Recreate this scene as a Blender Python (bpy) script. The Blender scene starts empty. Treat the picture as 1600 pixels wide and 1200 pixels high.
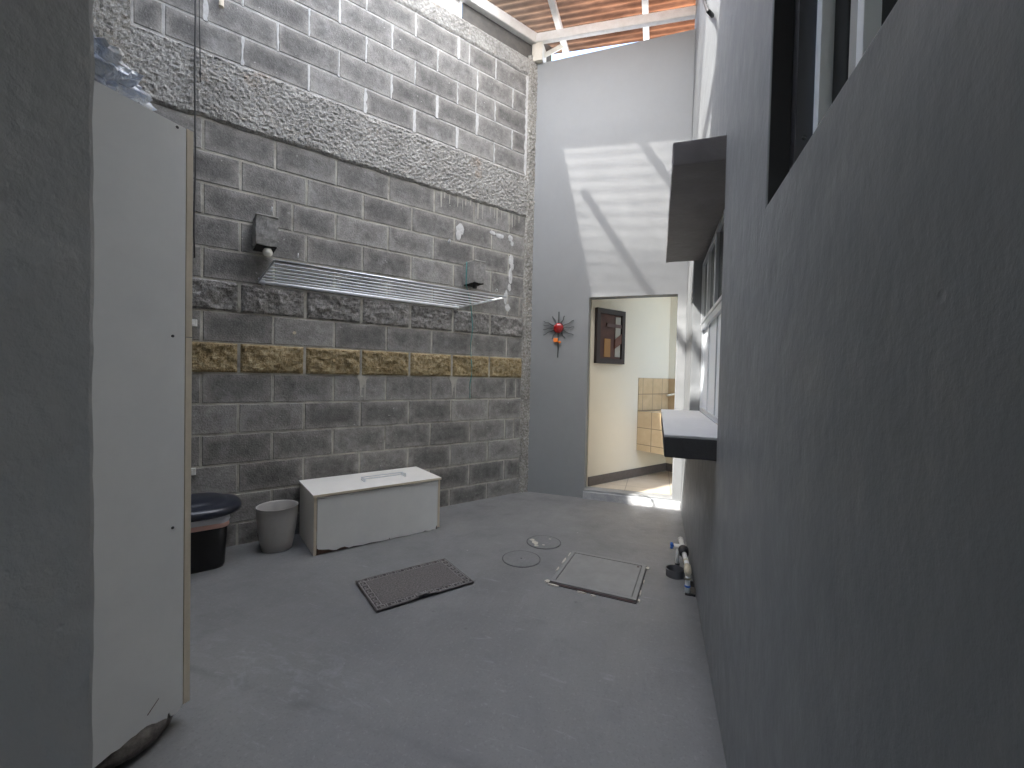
import bpy, bmesh, math, random
from mathutils import Vector, Matrix, noise
random.seed(7)
R = math.radians
sc = bpy.context.scene
col = sc.collection

# ------------------------------------------------------------------ camera, sky, sun, exposure
cam = bpy.data.cameras.new('camera'); co = bpy.data.objects.new('camera', cam); col.objects.link(co)
cam.sensor_width = 36.0; cam.lens = 665.6573/1600*36; cam.clip_start = 0.02; cam.clip_end = 3000
rx = Vector((0.946064, 0.323219, 0.022196)); ux = Vector((-0.027691, 0.012412, 0.999539)); fx = Vector((-0.322795, 0.946243, -0.020692))
m = Matrix((rx, ux, -fx)).transposed().to_4x4(); m.translation = Vector((0, 0, 1.1784)); co.matrix_world = m
sc.camera = co
SUN = Vector((-0.64, -0.62, 1.0)).normalized()
w = bpy.data.worlds.new('World'); sc.world = w; w.use_nodes = True
nt = w.node_tree; bg = nt.nodes['Background']
sky = nt.nodes.new('ShaderNodeTexSky'); sky.sky_type = 'NISHITA'; sky.sun_disc = False
sky.sun_elevation = math.asin(SUN.z); sky.sun_rotation = math.atan2(SUN.x, SUN.y) % (2*math.pi)
sky.dust_density = 2.0
nt.links.new(sky.outputs[0], bg.inputs[0]); bg.inputs[1].default_value = 0.15
sl = bpy.data.lights.new('sun', 'SUN'); sl.energy = 3.0; sl.angle = R(0.75); sl.color = (1.0, 0.965, 0.91)
so = bpy.data.objects.new('sun', sl); col.objects.link(so); so.rotation_euler = SUN.to_track_quat('Z', 'Y').to_euler()
so.location = (-6, -6, 10)
sc.view_settings.view_transform = 'Standard'; sc.view_settings.look = 'None'; sc.view_settings.gamma = 1
sc.view_settings.exposure = 3.28
sc.cycles.max_bounces = 12; sc.cycles.diffuse_bounces = 7; sc.cycles.transparent_max_bounces = 12

# ------------------------------------------------------------------ helpers
BETA = 0.5949
DX = Vector((math.sin(BETA), math.cos(BETA), 0)); NB = Vector((math.cos(BETA), -math.sin(BETA), 0))
W0 = 3.3522
BROT = math.pi/2 - BETA; BLOC = NB*(-W0)          # block-wall frame: x = s along wall, y = -distance out of the wall
XR, YF = 0.232, 4.13

def new(): return bmesh.new()
def box(bm, x0, x1, y0, y1, z0, z1, bevel=0.0):
    vs = [bm.verts.new((x, y, z)) for z in (z0, z1) for (x, y) in ((x0, y0), (x1, y0), (x1, y1), (x0, y1))]
    fs = [bm.faces.new([vs[i] for i in f]) for f in ((3, 2, 1, 0), (4, 5, 6, 7), (0, 1, 5, 4), (1, 2, 6, 5), (2, 3, 7, 6), (3, 0, 4, 7))]
    if bevel:
        es = list({e for f in fs for e in f.edges})
        bmesh.ops.bevel(bm, geom=es, offset=bevel, segments=2, affect='EDGES', profile=0.6)
    return fs
def prism(bm, pts, a, b, axis='z'):
    def P(u, v, t): return {'z': (u, v, t), 'y': (u, t, v), 'x': (t, u, v)}[axis]
    lo = [bm.verts.new(P(u, v, a)) for u, v in pts]; hi = [bm.verts.new(P(u, v, b)) for u, v in pts]
    n = len(pts)
    bm.faces.new(lo[::-1]); bm.faces.new(hi)
    for i in range(n): bm.faces.new((lo[i], lo[(i+1) % n], hi[(i+1) % n], hi[i]))
def tube(bm, pts, r, seg=10, caps=True):
    pts = [Vector(p) for p in pts]; rings = []
    for i, p in enumerate(pts):
        t = (pts[min(i+1, len(pts)-1)] - pts[max(i-1, 0)]).normalized()
        a = t.cross(Vector((0, 0, 1)));
        if a.length < 0.05: a = t.cross(Vector((1, 0, 0)))
        a.normalize(); b = t.cross(a)
        rr = r[i] if isinstance(r, (list, tuple)) else r
        rings.append([bm.verts.new(p + rr*(math.cos(2*math.pi*k/seg)*a + math.sin(2*math.pi*k/seg)*b)) for k in range(seg)])
    for i in range(len(rings)-1):
        for k in range(seg):
            bm.faces.new((rings[i][k], rings[i][(k+1) % seg], rings[i+1][(k+1) % seg], rings[i+1][k]))
    if caps: bm.faces.new(rings[0][::-1]); bm.faces.new(rings[-1])
def lathe(bm, prof, c=(0, 0, 0), seg=32, sx=1, sy=1):
    rings = []
    for r, z in prof:
        if r < 1e-5: rings.append([bm.verts.new((c[0], c[1], c[2]+z))])
        else: rings.append([bm.verts.new((c[0]+sx*r*math.cos(2*math.pi*k/seg), c[1]+sy*r*math.sin(2*math.pi*k/seg), c[2]+z)) for k in range(seg)])
    for i in range(len(rings)-1):
        A, B = rings[i], rings[i+1]
        for k in range(seg):
            k2 = (k+1) % seg
            if len(A) == 1 and len(B) == 1: continue
            if len(A) == 1: bm.faces.new((A[0], B[k2], B[k]))
            elif len(B) == 1: bm.faces.new((A[k], A[k2], B[0]))
            else: bm.faces.new((A[k], A[k2], B[k2], B[k]))
def loft(bm, rings, closed=True, caps=True):
    R_ = [[bm.verts.new(p) for p in r] for r in rings]; n = len(R_[0])
    for i in range(len(R_)-1):
        for k in range(n if closed else n-1):
            bm.faces.new((R_[i][k], R_[i][(k+1) % n], R_[i+1][(k+1) % n], R_[i+1][k]))
    if caps: bm.faces.new(R_[0][::-1]); bm.faces.new(R_[-1])
def grid_slab(bm, us, vs, holes, conv, thick):
    """wall with rectangular holes, one closed mesh; conv(u,v,t) -> point"""
    nu, nv = len(us)-1, len(vs)-1; V = {}
    def full(i, j):
        if i < 0 or j < 0 or i >= nu or j >= nv: return False
        u, v = (us[i]+us[i+1])/2, (vs[j]+vs[j+1])/2
        return not any(a < u < b and c < v < d for a, b, c, d in holes)
    def g(i, j, t):
        if (i, j, t) not in V: V[(i, j, t)] = bm.verts.new(conv(us[i], vs[j], thick*t))
        return V[(i, j, t)]
    for i in range(nu):
        for j in range(nv):
            if not full(i, j): continue
            bm.faces.new((g(i, j, 0), g(i+1, j, 0), g(i+1, j+1, 0), g(i, j+1, 0)))
            bm.faces.new((g(i, j, 1), g(i, j+1, 1), g(i+1, j+1, 1), g(i+1, j, 1)))
            for (a, b, q, s_) in (((i, j), (i+1, j), i, j-1), ((i+1, j), (i+1, j+1), i+1, j), ((i+1, j+1), (i, j+1), i, j+1), ((i, j+1), (i, j), i-1, j)):
                if not full(q, s_): bm.faces.new((g(*a, 1), g(*b, 1), g(*b, 0), g(*a, 0)))
def link(name, bm, mat, parent=None, smooth=False, loc=None, rz=0):
    me = bpy.data.meshes.new(name); bmesh.ops.recalc_face_normals(bm, faces=bm.faces[:]) if not getattr(mat, 'keepn', False) else None
    if smooth is True: [setattr(f, 'smooth', True) for f in bm.faces]
    bm.to_mesh(me); bm.free()
    o = bpy.data.objects.new(name, me); col.objects.link(o)
    for mm in (mat if isinstance(mat, (list, tuple)) else [mat]): me.materials.append(mm)
    if parent: o.parent = parent
    if loc is not None: o.location = loc
    o.rotation_euler.z = rz
    return o
def tag(o, label=None, cat=None, group=None, kind=None):
    if label: o['label'] = label
    if cat: o['category'] = cat
    if group: o['group'] = group
    if kind: o['kind'] = kind
    return o
def thing(name, label, cat, loc=(0, 0, 0), rz=0, group=None):
    o = bpy.data.objects.new(name, None); col.objects.link(o); o.empty_display_size = 0.1
    o.location = loc; o.rotation_euler.z = rz
    return tag(o, label, cat, group)
def bthing(name, label, cat, s=0, d=0, z=0, group=None):       # an Empty in the block wall's frame
    p = BLOC + DX*s + NB*d; return thing(name, label, cat, (p.x, p.y, z), BROT, group)
def blink(name, bm, mat, s=0, d=0, z=0, **k):
    p = BLOC + DX*s + NB*d; return link(name, bm, mat, loc=(p.x, p.y, z), rz=BROT, **k)

# ------------------------------------------------------------------ materials
def mat(name, base=(.5, .5, .5), rough=.6, metal=0, spec=.5, trans=0, coat=0):
    M = bpy.data.materials.new(name); M.use_nodes = True; b = M.node_tree.nodes['Principled BSDF']
    b.inputs['Base Color'].default_value = (*base, 1); b.inputs['Roughness'].default_value = rough
    b.inputs['Metallic'].default_value = metal; b.inputs['Specular IOR Level'].default_value = spec
    b.inputs['Transmission Weight'].default_value = trans; b.inputs['Coat Weight'].default_value = coat
    return M
class N:
    def __init__(s, M): s.t = M.node_tree; s.b = s.t.nodes['Principled BSDF']; s.co = s.t.nodes.new('ShaderNodeTexCoord')
    def l(s, a, b): s.t.links.new(a, b)
    def noise(s, scale, detail=6, rough=.6, vec=None, stretch=None, dist=0):
        x = s.t.nodes.new('ShaderNodeTexNoise'); x.inputs['Scale'].default_value = scale; x.inputs['Detail'].default_value = detail
        x.inputs['Roughness'].default_value = rough; x.inputs['Distortion'].default_value = dist
        v = vec or s.co.outputs['Object']
        if stretch:
            mp = s.t.nodes.new('ShaderNodeMapping'); mp.inputs['Scale'].default_value = stretch; s.l(v, mp.inputs[0]); v = mp.outputs[0]
        s.l(v, x.inputs['Vector']); return x.outputs['Fac']
    def ramp(s, f, stops):
        x = s.t.nodes.new('ShaderNodeValToRGB'); e = x.color_ramp.elements
        while len(e) < len(stops): e.new(.5)
        for i, (p, c) in enumerate(stops):
            e[i].position = p; e[i].color = (*c, 1) if isinstance(c, tuple) else (c, c, c, 1)
        s.l(f, x.inputs[0]); return x.outputs[0]
    def mix(s, f, a, b, mode='MIX'):
        x = s.t.nodes.new('ShaderNodeMix'); x.data_type = 'RGBA'; x.blend_type = mode
        for k, v in ((0, f), (6, a), (7, b)):
            sock = x.inputs[k]
            if isinstance(v, tuple): sock.default_value = (*v, 1)
            elif isinstance(v, (int, float)): sock.default_value = v if k == 0 else (v, v, v, 1)
            else: s.l(v, sock)
        return x.outputs[2]
    def math(s, op, a, b=0.0, clamp=False):
        x = s.t.nodes.new('ShaderNodeMath'); x.operation = op; x.use_clamp = clamp
        for sock, v in ((x.inputs[0], a), (x.inputs[1], b)):
            if isinstance(v, (int, float)): sock.default_value = v
            else: s.l(v, sock)
        return x.outputs[0]
    def bump(s, h, strength=.3, dist=.01, prev=None):
        x = s.t.nodes.new('ShaderNodeBump'); x.inputs['Strength'].default_value = strength; x.inputs['Distance'].default_value = dist
        s.l(h, x.inputs['Height'])
        if prev: s.l(prev, x.inputs['Normal'])
        s.l(x.outputs[0], s.b.inputs['Normal']); return x.outputs[0]
    def base(s, c): s.l(c, s.b.inputs['Base Color'])

def plaster(name, c, rough=.55, b1=.34, b2=.30, var=.08, stretch=(1, 1, .75)):
    M = mat(name, c, rough); n = N(M)
    v1 = n.noise(1.3, 5, .6); v2 = n.noise(14, 6, .65, stretch=stretch)
    k = n.ramp(n.mix(.4, v1, v2), [(.3, 1-var), (.7, 1+var)])
    n.base(n.mix(1.0, c, k, 'MULTIPLY'))
    # trowel waves, then the fine grain of rolled paint, then a few pin holes
    p = n.bump(n.noise(7, 3, .5, stretch=stretch), b1, .02)
    p = n.bump(n.noise(38, 5, .6, stretch=stretch), b2, .006, p)
    p = n.bump(n.noise(170, 3, .6), .25, .002, p)
    vo = n.t.nodes.new('ShaderNodeTexVoronoi'); vo.inputs['Scale'].default_value = 5; n.l(n.co.outputs['Object'], vo.inputs['Vector'])
    n.bump(n.ramp(vo.outputs['Distance'], [(.0, 0.0), (.035, 1.0)]), .5, .003, p)
    n.l(n.ramp(v2, [(.3, rough-.1), (.7, rough+.12)]), n.b.inputs['Roughness'])
    return M
GREY = (.192, .200, .205)
M_wall = plaster('grey_wall_paint', GREY)
_n = N(M_wall); _b = M_wall.node_tree.nodes['Principled BSDF']; _src = _b.inputs['Base Color'].links[0].from_socket
_v = _n.t.nodes.new('ShaderNodeTexVoronoi'); _v.inputs['Scale'].default_value = 3.1; _n.l(_n.co.outputs['Object'], _v.inputs['Vector'])
_c = _n.mix(_n.ramp(_v.outputs['Distance'], [(.0, .9), (.030, 0.0)]), _src, (.03, .03, .03))
_c = _n.mix(_n.ramp(_n.noise(2.2, 7, .75, stretch=(1, 1, .25)), [(.58, 0.0), (.75, .25)]), _c, (.30, .31, .32))
_n.base(_c)
M_far = plaster('grey_far_wall_paint', (.245, .252, .255), b1=.08, b2=.08)
M_left = plaster('grey_left_wall_paint', (.50, .495, .465), b1=.9, b2=.9)  # same grey paint, lightened to stand in for light missing here
M_dark = plaster('dark_hood_paint', (.17, .16, .165), .6, b1=.5, b2=.6)
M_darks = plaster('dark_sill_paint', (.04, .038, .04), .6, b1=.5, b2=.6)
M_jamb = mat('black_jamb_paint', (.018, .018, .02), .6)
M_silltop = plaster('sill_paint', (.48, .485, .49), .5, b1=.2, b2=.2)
M_cream = plaster('cream_room_paint', (.74, .67, .53), .6, b1=.15, b2=.1, var=.03)
M_slab = plaster('ceiling_paint', (.3, .3, .3), .8)

def floor_mat():
    M = mat('painted_floor', (.2, .2, .21), .5); n = N(M)
    big = n.noise(.9, 6, .6, dist=.6); mid = n.noise(4.5, 8, .7, dist=.4); fine = n.noise(60, 4, .7)
    c = n.mix(n.ramp(big, [(.34, 0.0), (.66, 1.0)]), (.150, .151, .154), (.212, .212, .210))
    c = n.mix(n.ramp(mid, [(.54, 0.0), (.74, .4)]), c, (.13, .13, .134))
    c = n.mix(n.ramp(fine, [(.56, 0.0), (.74, .4)]), c, (.32, .32, .32)); c = n.mix(n.ramp(n.noise(110, 3, .6), [(.3, .35), (.45, 0.0)]), c, (.10, .10, .10))
    # worn pale streaks and fine scratches
    st = n.noise(3.0, 10, .75, stretch=(1, 4.5, 1), dist=1.2)
    c = n.mix(n.ramp(st, [(.60, 0.0), (.72, .55)]), c, (.36, .365, .38))
    vo = n.t.nodes.new('ShaderNodeTexVoronoi'); vo.inputs['Scale'].default_value = 4.2; n.l(n.co.outputs['Object'], vo.inputs['Vector'])
    c = n.mix(n.ramp(vo.outputs['Distance'], [(.0, .8), (.05, 0.0)]), c, (.09, .09, .09))
    v2 = n.t.nodes.new('ShaderNodeTexVoronoi'); v2.inputs['Scale'].default_value = 2.9; n.l(n.co.outputs['Object'], v2.inputs['Vector'])
    c = n.mix(n.ramp(v2.outputs['Distance'], [(.0, .7), (.022, 0.0)]), c, (.6, .6, .58))
    sp = n.t.nodes.new('ShaderNodeSeparateXYZ'); n.l(n.co.outputs['Object'], sp.inputs[0])
    nz_ = n.math('MULTIPLY', n.math('SUBTRACT', n.noise(3.5, 6, .7), .5), .16)
    # an old scuffed seam crossing the floor, a grimy foot along the house wall, chalky smears by the cabinet
    ln = n.math('ABSOLUTE', n.math('ADD', sp.outputs[1], n.math('ADD', nz_, -1.165)))
    c = n.mix(n.math('MULTIPLY', n.ramp(ln, [(.0, .55), (.03, 0.0)]), n.ramp(n.noise(2.5, 5, .6), [(.4, 0.0), (.6, 1.0)])), c, (.10, .10, .105))
    gr = n.math('ADD', sp.outputs[0], n.math('MULTIPLY', n.noise(14, 6, .7), .10))
    c = n.mix(n.ramp(gr, [(.20, 0.0), (.30, .6)]), c, (.10, .10, .10))
    dx_ = n.math('ADD', sp.outputs[0], 1.42); dy_ = n.math('ADD', sp.outputs[1], -1.28)
    ds = n.math('ADD', n.math('MULTIPLY', dx_, dx_), n.math('MULTIPLY', n.math('MULTIPLY', dy_, dy_), 5))
    sm = n.math('MULTIPLY', n.ramp(ds, [(.0, .22), (.30, 0.0)]), n.ramp(n.noise(7, 9, .75, stretch=(1, 2.5, 1), dist=.8), [(.5, 0.0), (.62, 1.0)]))
    c = n.mix(sm, c, (.40, .42, .44))
    n.base(c)
    n.l(n.ramp(mid, [(.3, .36), (.7, .58)]), n.b.inputs['Roughness'])
    p = n.bump(n.noise(3.0, 4, .55), .35, .02)
    p = n.bump(n.noise(45, 6, .6), .25, .004, p)
    n.bump(n.noise(9, 5, .6, stretch=(3, .6, 1)), .35, .006, p)
    return M
M_floor = floor_mat()

def block_mat():
    M = mat('concrete_block', (.2, .2, .2), .9, spec=.2); n = N(M)
    at = n.t.nodes.new('ShaderNodeAttribute'); at.attribute_name = 'edge'
    cd = n.t.nodes.new('ShaderNodeAttribute'); cd.attribute_name = 'tone'
    sep = n.t.nodes.new('ShaderNodeSeparateXYZ'); n.l(n.co.outputs['Object'], sep.inputs[0])
    f = n.noise(150, 4, .7); mid = n.noise(14, 8, .7, dist=.3); big = n.noise(1.6, 5, .6)
    c = n.mix(n.ramp(mid, [(.32, 0.0), (.68, 1.0)]), (.175, .170, .162), (.35, .338, .320))
    c = n.mix(1.0, c, n.ramp(f, [(.3, .62), (.55, 1.0), (.75, 1.3)]), 'MULTIPLY')
    tone = n.ramp(cd.outputs['Fac'], [(0, .72), (1, 1.25)])
    c = n.mix(1.0, c, tone, 'MULTIPLY')
    # upper courses darkened to offset the strong light there, with a faint pale mix
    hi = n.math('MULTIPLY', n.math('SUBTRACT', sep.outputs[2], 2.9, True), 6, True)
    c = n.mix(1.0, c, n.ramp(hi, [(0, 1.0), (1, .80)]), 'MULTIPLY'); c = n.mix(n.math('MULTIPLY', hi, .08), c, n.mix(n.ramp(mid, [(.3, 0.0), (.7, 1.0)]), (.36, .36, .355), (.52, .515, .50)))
    # smeared mortar close to the joints, broken up by noise
    ed = n.math('MULTIPLY', at.outputs['Fac'], n.ramp(n.noise(8, 8, .75), [(.40, .12), (.60, 1.0)]))
    c = n.mix(n.math('MULTIPLY', ed, .62), c, (.48, .46, .42))
    # lime bloom: patches and a pale streak line
    bl = n.ramp(n.noise(3.4, 9, .78, stretch=(1, 1, .8)), [(.52, 0.0), (.68, .55)])
    c = n.mix(bl, c, (.42, .415, .40))
    sp = n.ramp(n.noise(38, 3, .5), [(.70, 0.0), (.76, .8)])
    c = n.mix(sp, c, (.62, .61, .58))
    dk = n.ramp(n.noise(2.6, 8, .75, stretch=(1.2, 1, 1)), [(.34, .38), (.5, 0.0)])
    c = n.mix(n.math('MULTIPLY', dk, n.math('SUBTRACT', 1.0, at.outputs['Fac'])), c, (.09, .085, .08))
    n.base(c)
    p = n.bump(n.ramp(n.noise(95, 3, .65), [(.35, 0.0), (.6, 1.0)]), .4, .003)
    n.bump(n.noise(18, 5, .6), .35, .006, p)
    return M
M_block = block_mat()
def mortar_mat():
    M = mat('mortar', (.42, .40, .35), .95, spec=.1); n = N(M)
    sep = n.t.nodes.new('ShaderNodeSeparateXYZ'); n.l(n.co.outputs['Object'], sep.inputs[0])
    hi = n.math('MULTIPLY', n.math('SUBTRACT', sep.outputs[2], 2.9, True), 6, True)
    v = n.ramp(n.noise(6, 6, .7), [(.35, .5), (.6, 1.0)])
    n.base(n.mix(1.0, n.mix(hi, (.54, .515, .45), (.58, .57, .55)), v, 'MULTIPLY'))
    n.bump(n.noise(70, 5, .7), .7, .006); return M
M_mortar = mortar_mat()
def rough_mat(name, dark, mid, light, s=1.0, rust=True):
    M = mat(name, mid, .95, spec=.15); n = N(M)
    a = n.noise(48*s, 6, .75); b = n.noise(5, 5, .6)
    c = n.ramp(a, [(.28, dark), (.46, mid), (.66, light)])
    c = n.mix(1.0, c, n.ramp(b, [(.3, .78), (.7, 1.18)]), 'MULTIPLY')
    if rust: c = n.mix(n.ramp(n.noise(4, 6, .7), [(.58, 0.0), (.74, .55)]), c, (.30, .19, .10))
    n.base(c)
    p = n.bump(n.noise(62*s, 5, .7), .9, .014)
    n.bump(n.noise(150*s, 4, .7), .6, .005, p)
    return M
M_band = rough_mat('hacked_concrete', (.17, .163, .15), (.36, .35, .325), (.52, .51, .485))
M_pillar = rough_mat('aggregate_concrete', (.13, .125, .11), (.33, .315, .28), (.56, .55, .52), 1.2)
M_split = rough_mat('split_grey_block', (.10, .095, .088), (.24, .23, .215), (.42, .405, .385), .8, False)
M_yellow = rough_mat('split_ochre_block', (.15, .105, .055), (.33, .25, .13), (.52, .44, .29), .8, False)
def speck(name, c1, c2, rough, sc_=40, bs=.2, metal=0):
    M = mat(name, c1, rough, metal); n = N(M); v = n.noise(sc_, 6, .7)
    n.base(n.mix(n.ramp(v, [(.4, 0.0), (.7, 1.0)]), c1, c2)); n.bump(v, bs, .002); return M
M_board = speck('white_hardboard', (.80, .805, .775), (.75, .755, .73), .38, 5, .05)
M_melamine = speck('cream_melamine', (.86, .84, .79), (.82, .80, .75), .35, 6, .03)
M_edge = speck('beige_edge_banding', (.70, .62, .48), (.62, .54, .41), .5, 12, .1)
M_chip = speck('torn_brown_board', (.10, .06, .04), (.17, .10, .07), .9, 60, .5)
M_metalw = speck('white_painted_steel', (.82, .81, .79), (.70, .68, .64), .45, 12, .1)
M_bracket = speck('cream_steel', (.70, .66, .58), (.6, .56, .46), .5, 12, .1)
M_alum = mat('aluminium', (.75, .77, .80), .28, .9)
M_wire = mat('white_coated_wire', (.92, .94, .96), .35)
M_black = mat('black_plastic', (.008, .008, .009), .45)
M_lid = mat('dark_blue_plastic', (.018, .021, .032), .30)
M_bucket = speck('taupe_plastic', (.50, .485, .46), (.46, .445, .425), .45, 30, .05)
M_bagp = mat('pink_bag', (.75, .45, .38), .5); M_bagw = mat('white_bag', (.7, .7, .72), .45)
M_stone = speck('dark_stone', (.07, .062, .055), (.20, .18, .16), .9, 25, .8)
M_framed = mat('dark_aluminium', (.035, .036, .04), .4, .5)
M_frameg = mat('grey_aluminium', (.09, .09, .095), .4, .6)
M_frames = mat('silver_aluminium', (.62, .64, .67), .35, .7)
M_pvc = speck('white_pvc', (.78, .78, .76), (.66, .64, .58), .35, 30, .05)
M_pvcdirty = speck('stained_pvc', (.62, .56, .42), (.45, .38, .26), .5, 30, .1)
M_blue = mat('blue_plastic', (.02, .13, .50), .35)
M_rubber = mat('black_rubber', (.02, .02, .022), .6)
M_greypipe = mat('grey_pipe', (.10, .10, .105), .5)
M_hole = mat('dark_hole', (.01, .009, .009), .95)
M_pit = mat('pit_dirt', (.06, .055, .052), .9)
M_redrust = speck('red_primer', (.075, .026, .022), (.03, .017, .016), .8, 40, .4)
M_chipw = speck('bare_cream_cement', (.62, .58, .50), (.5, .47, .4), .85, 40, .3)
M_cable = mat('black_cable', (.015, .015, .016), .55)
M_teal = mat('teal_cord', (.09, .30, .28), .6)
M_bulb = mat('bulb_glass', (.85, .83, .74), .15)
M_red = mat('red_glass', (.32, .010, .010), .06, coat=1)
M_orange = mat('orange_glass', (.85, .22, .04), .12, coat=.5)
M_rod = mat('iron_rod', (.09, .095, .095), .5, .6)
M_greyst = mat('grey_strip', (.40, .40, .38), .6)
M_screw = mat('screw', (.06, .06, .06), .5, .5)
def glass_mat(name, tint, alpha=.5):
    M = mat(name, tint, .03); n = N(M); out = n.t.nodes['Material Output']
    tr = n.t.nodes.new('ShaderNodeBsdfTransparent'); gl = n.t.nodes.new('ShaderNodeBsdfGlossy'); gl.inputs['Roughness'].default_value = .02
    tr.inputs[0].default_value = (*tint, 1); fr = n.t.nodes.new('ShaderNodeFresnel'); fr.inputs[0].default_value = 1.5
    mx = n.t.nodes.new('ShaderNodeMixShader'); n.l(fr.outputs[0], mx.inputs[0]); n.l(tr.outputs[0], mx.inputs[1]); n.l(gl.outputs[0], mx.inputs[2])
    n.l(mx.outputs[0], out.inputs[0]); return M
M_glass = glass_mat('window_glass', (.75, .8, .82))
M_smoke = mat('smoked_glass', (.012, .013, .015), .12, spec=.06)
M_reflpane = mat('painted_reflection_glass', (.80, .84, .88), .30, spec=.8)  # white stands in for the sunlit end wall mirrored in the lower panes
def sheet_mat(name, brown):
    M = bpy.data.materials.new(name); M.use_nodes = True; t = M.node_tree; n = N(M); out = t.nodes['Material Output']
    tl = t.nodes.new('ShaderNodeBsdfTranslucent'); tp = t.nodes.new('ShaderNodeBsdfTransparent')
    mx = t.nodes.new('ShaderNodeMixShader')
    sep = t.nodes.new('ShaderNodeSeparateXYZ'); n.l(n.co.outputs['Object'], sep.inputs[0])
    if brown:
        st = n.noise(9, 8, .7, stretch=(.25, 1.6, 1)); d2 = n.noise(2.2, 5, .6)
        c = n.ramp(st, [(.3, (.045, .028, .019)), (.52, (.085, .054, .036)), (.75, (.17, .112, .073))])
        c = n.mix(1.0, c, n.ramp(d2, [(.3, .6), (.7, 1.2)]), 'MULTIPLY')
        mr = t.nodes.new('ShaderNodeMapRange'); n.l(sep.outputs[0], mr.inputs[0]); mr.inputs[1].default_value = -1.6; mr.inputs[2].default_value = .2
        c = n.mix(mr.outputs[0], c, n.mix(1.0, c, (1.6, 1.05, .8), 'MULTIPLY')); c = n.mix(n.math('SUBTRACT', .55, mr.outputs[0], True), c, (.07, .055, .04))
        n.l(c, tl.inputs[0]); df = t.nodes.new('ShaderNodeBsdfDiffuse'); n.l(c, df.inputs[0])
        mx.inputs[0].default_value = .5; n.l(tl.outputs[0], mx.inputs[1]); n.l(df.outputs[0], mx.inputs[2])
    else:
        # grime lies in the valleys of the corrugation: less light straight through, more scattered
        ph = n.math('MULTIPLY', sep.outputs[1], 2*math.pi/.076)
        wv = n.math('ADD', n.math('MULTIPLY', n.math('SINE', ph), .15), .44)
        rp_ = n.ramp(n.math('MULTIPLY', sep.outputs[1], .25), [(.575, 1.0), (.60, .24), (.655, .26), (.675, .42)])   # transmission lowered towards the end wall to set the sun patch brightness
        wv = n.math('MULTIPLY', wv, rp_)
        wv = n.math('MULTIPLY', wv, n.ramp(n.noise(5, 5, .6), [(.3, .75), (.7, 1.15)]))
        tl.inputs[0].default_value = (.86, .85, .82, 1)
        n.l(wv, mx.inputs[0]); n.l(tl.outputs[0], mx.inputs[1]); n.l(tp.outputs[0], mx.inputs[2])
    n.l(mx.outputs[0], out.inputs[0]); return M
M_brown = sheet_mat('bronze_corrugated_sheet', True); M_clear = sheet_mat('clear_corrugated_sheet', False)

def tile_mat(name, c1, c2, grout, size, offz=0, offx=0, axes='xz'):
    M = mat(name, c1, .3); n = N(M)
    sep = n.t.nodes.new('ShaderNodeSeparateXYZ'); n.l(n.co.outputs['Object'], sep.inputs[0])
    cmb = n.t.nodes.new('ShaderNodeCombineXYZ')
    ix = {'x': 0, 'y': 1, 'z': 2}
    n.l(n.math('ADD', sep.outputs[ix[axes[0]]], offx), cmb.inputs[0]); n.l(n.math('ADD', sep.outputs[ix[axes[1]]], offz), cmb.inputs[1])
    br = n.t.nodes.new('ShaderNodeTexBrick'); br.offset = 0; br.squash = 1
    br.inputs['Scale'].default_value = 1; br.inputs['Brick Width'].default_value = size; br.inputs['Row Height'].default_value = size
    br.inputs['Mortar Size'].default_value = .004; br.inputs['Mortar Smooth'].default_value = .2
    n.l(cmb.outputs[0], br.inputs['Vector'])
    v = n.ramp(n.noise(9, 6, .6), [(.3, c1), (.7, c2)])
    n.base(n.mix(br.outputs['Fac'], v, grout)); n.bump(n.ramp(br.outputs['Fac'], [(0, 1.0), (1, 0.0)]), .4, .003)
    return M
M_tilefloor = tile_mat('beige_floor_tiles', (.56, .50, .41), (.50, .44, .35), (.26, .22, .17), .42, .2, .27, 'xy')
M_tile = tile_mat('tan_sink_tiles', (.50, .36, .20), (.62, .46, .27), (.26, .19, .12), .182, -.272+.182, .0)
M_skirt = speck('brown_skirting', (.10, .085, .075), (.13, .11, .10), .4, 30, .1)

# ------------------------------------------------------------------ setting: ground, floor
bm = new(); box(bm, -60, 60, -60, 60, -.30, -.12)
tag(link('ground', bm, speck('ground_concrete', (.24, .24, .235), (.32, .315, .3), .95, 3)), kind='structure')
bm = new()
nx_, ny_ = 90, 120
def fz(x, y): return .0035*noise.noise(Vector((x*1.3, y*1.3, 0)))
V = [[bm.verts.new((-4.6+i*5.0/nx_, -3+j*7.28/ny_, fz(-4.6+i*5.0/nx_, -3+j*7.28/ny_))) for j in range(ny_+1)] for i in range(nx_+1)]
for i in range(nx_):
    for j in range(ny_): bm.faces.new((V[i][j], V[i+1][j], V[i+1][j+1], V[i][j+1]))
o = link('floor', bm, M_floor, smooth=True); tag(o, kind='structure')

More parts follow.
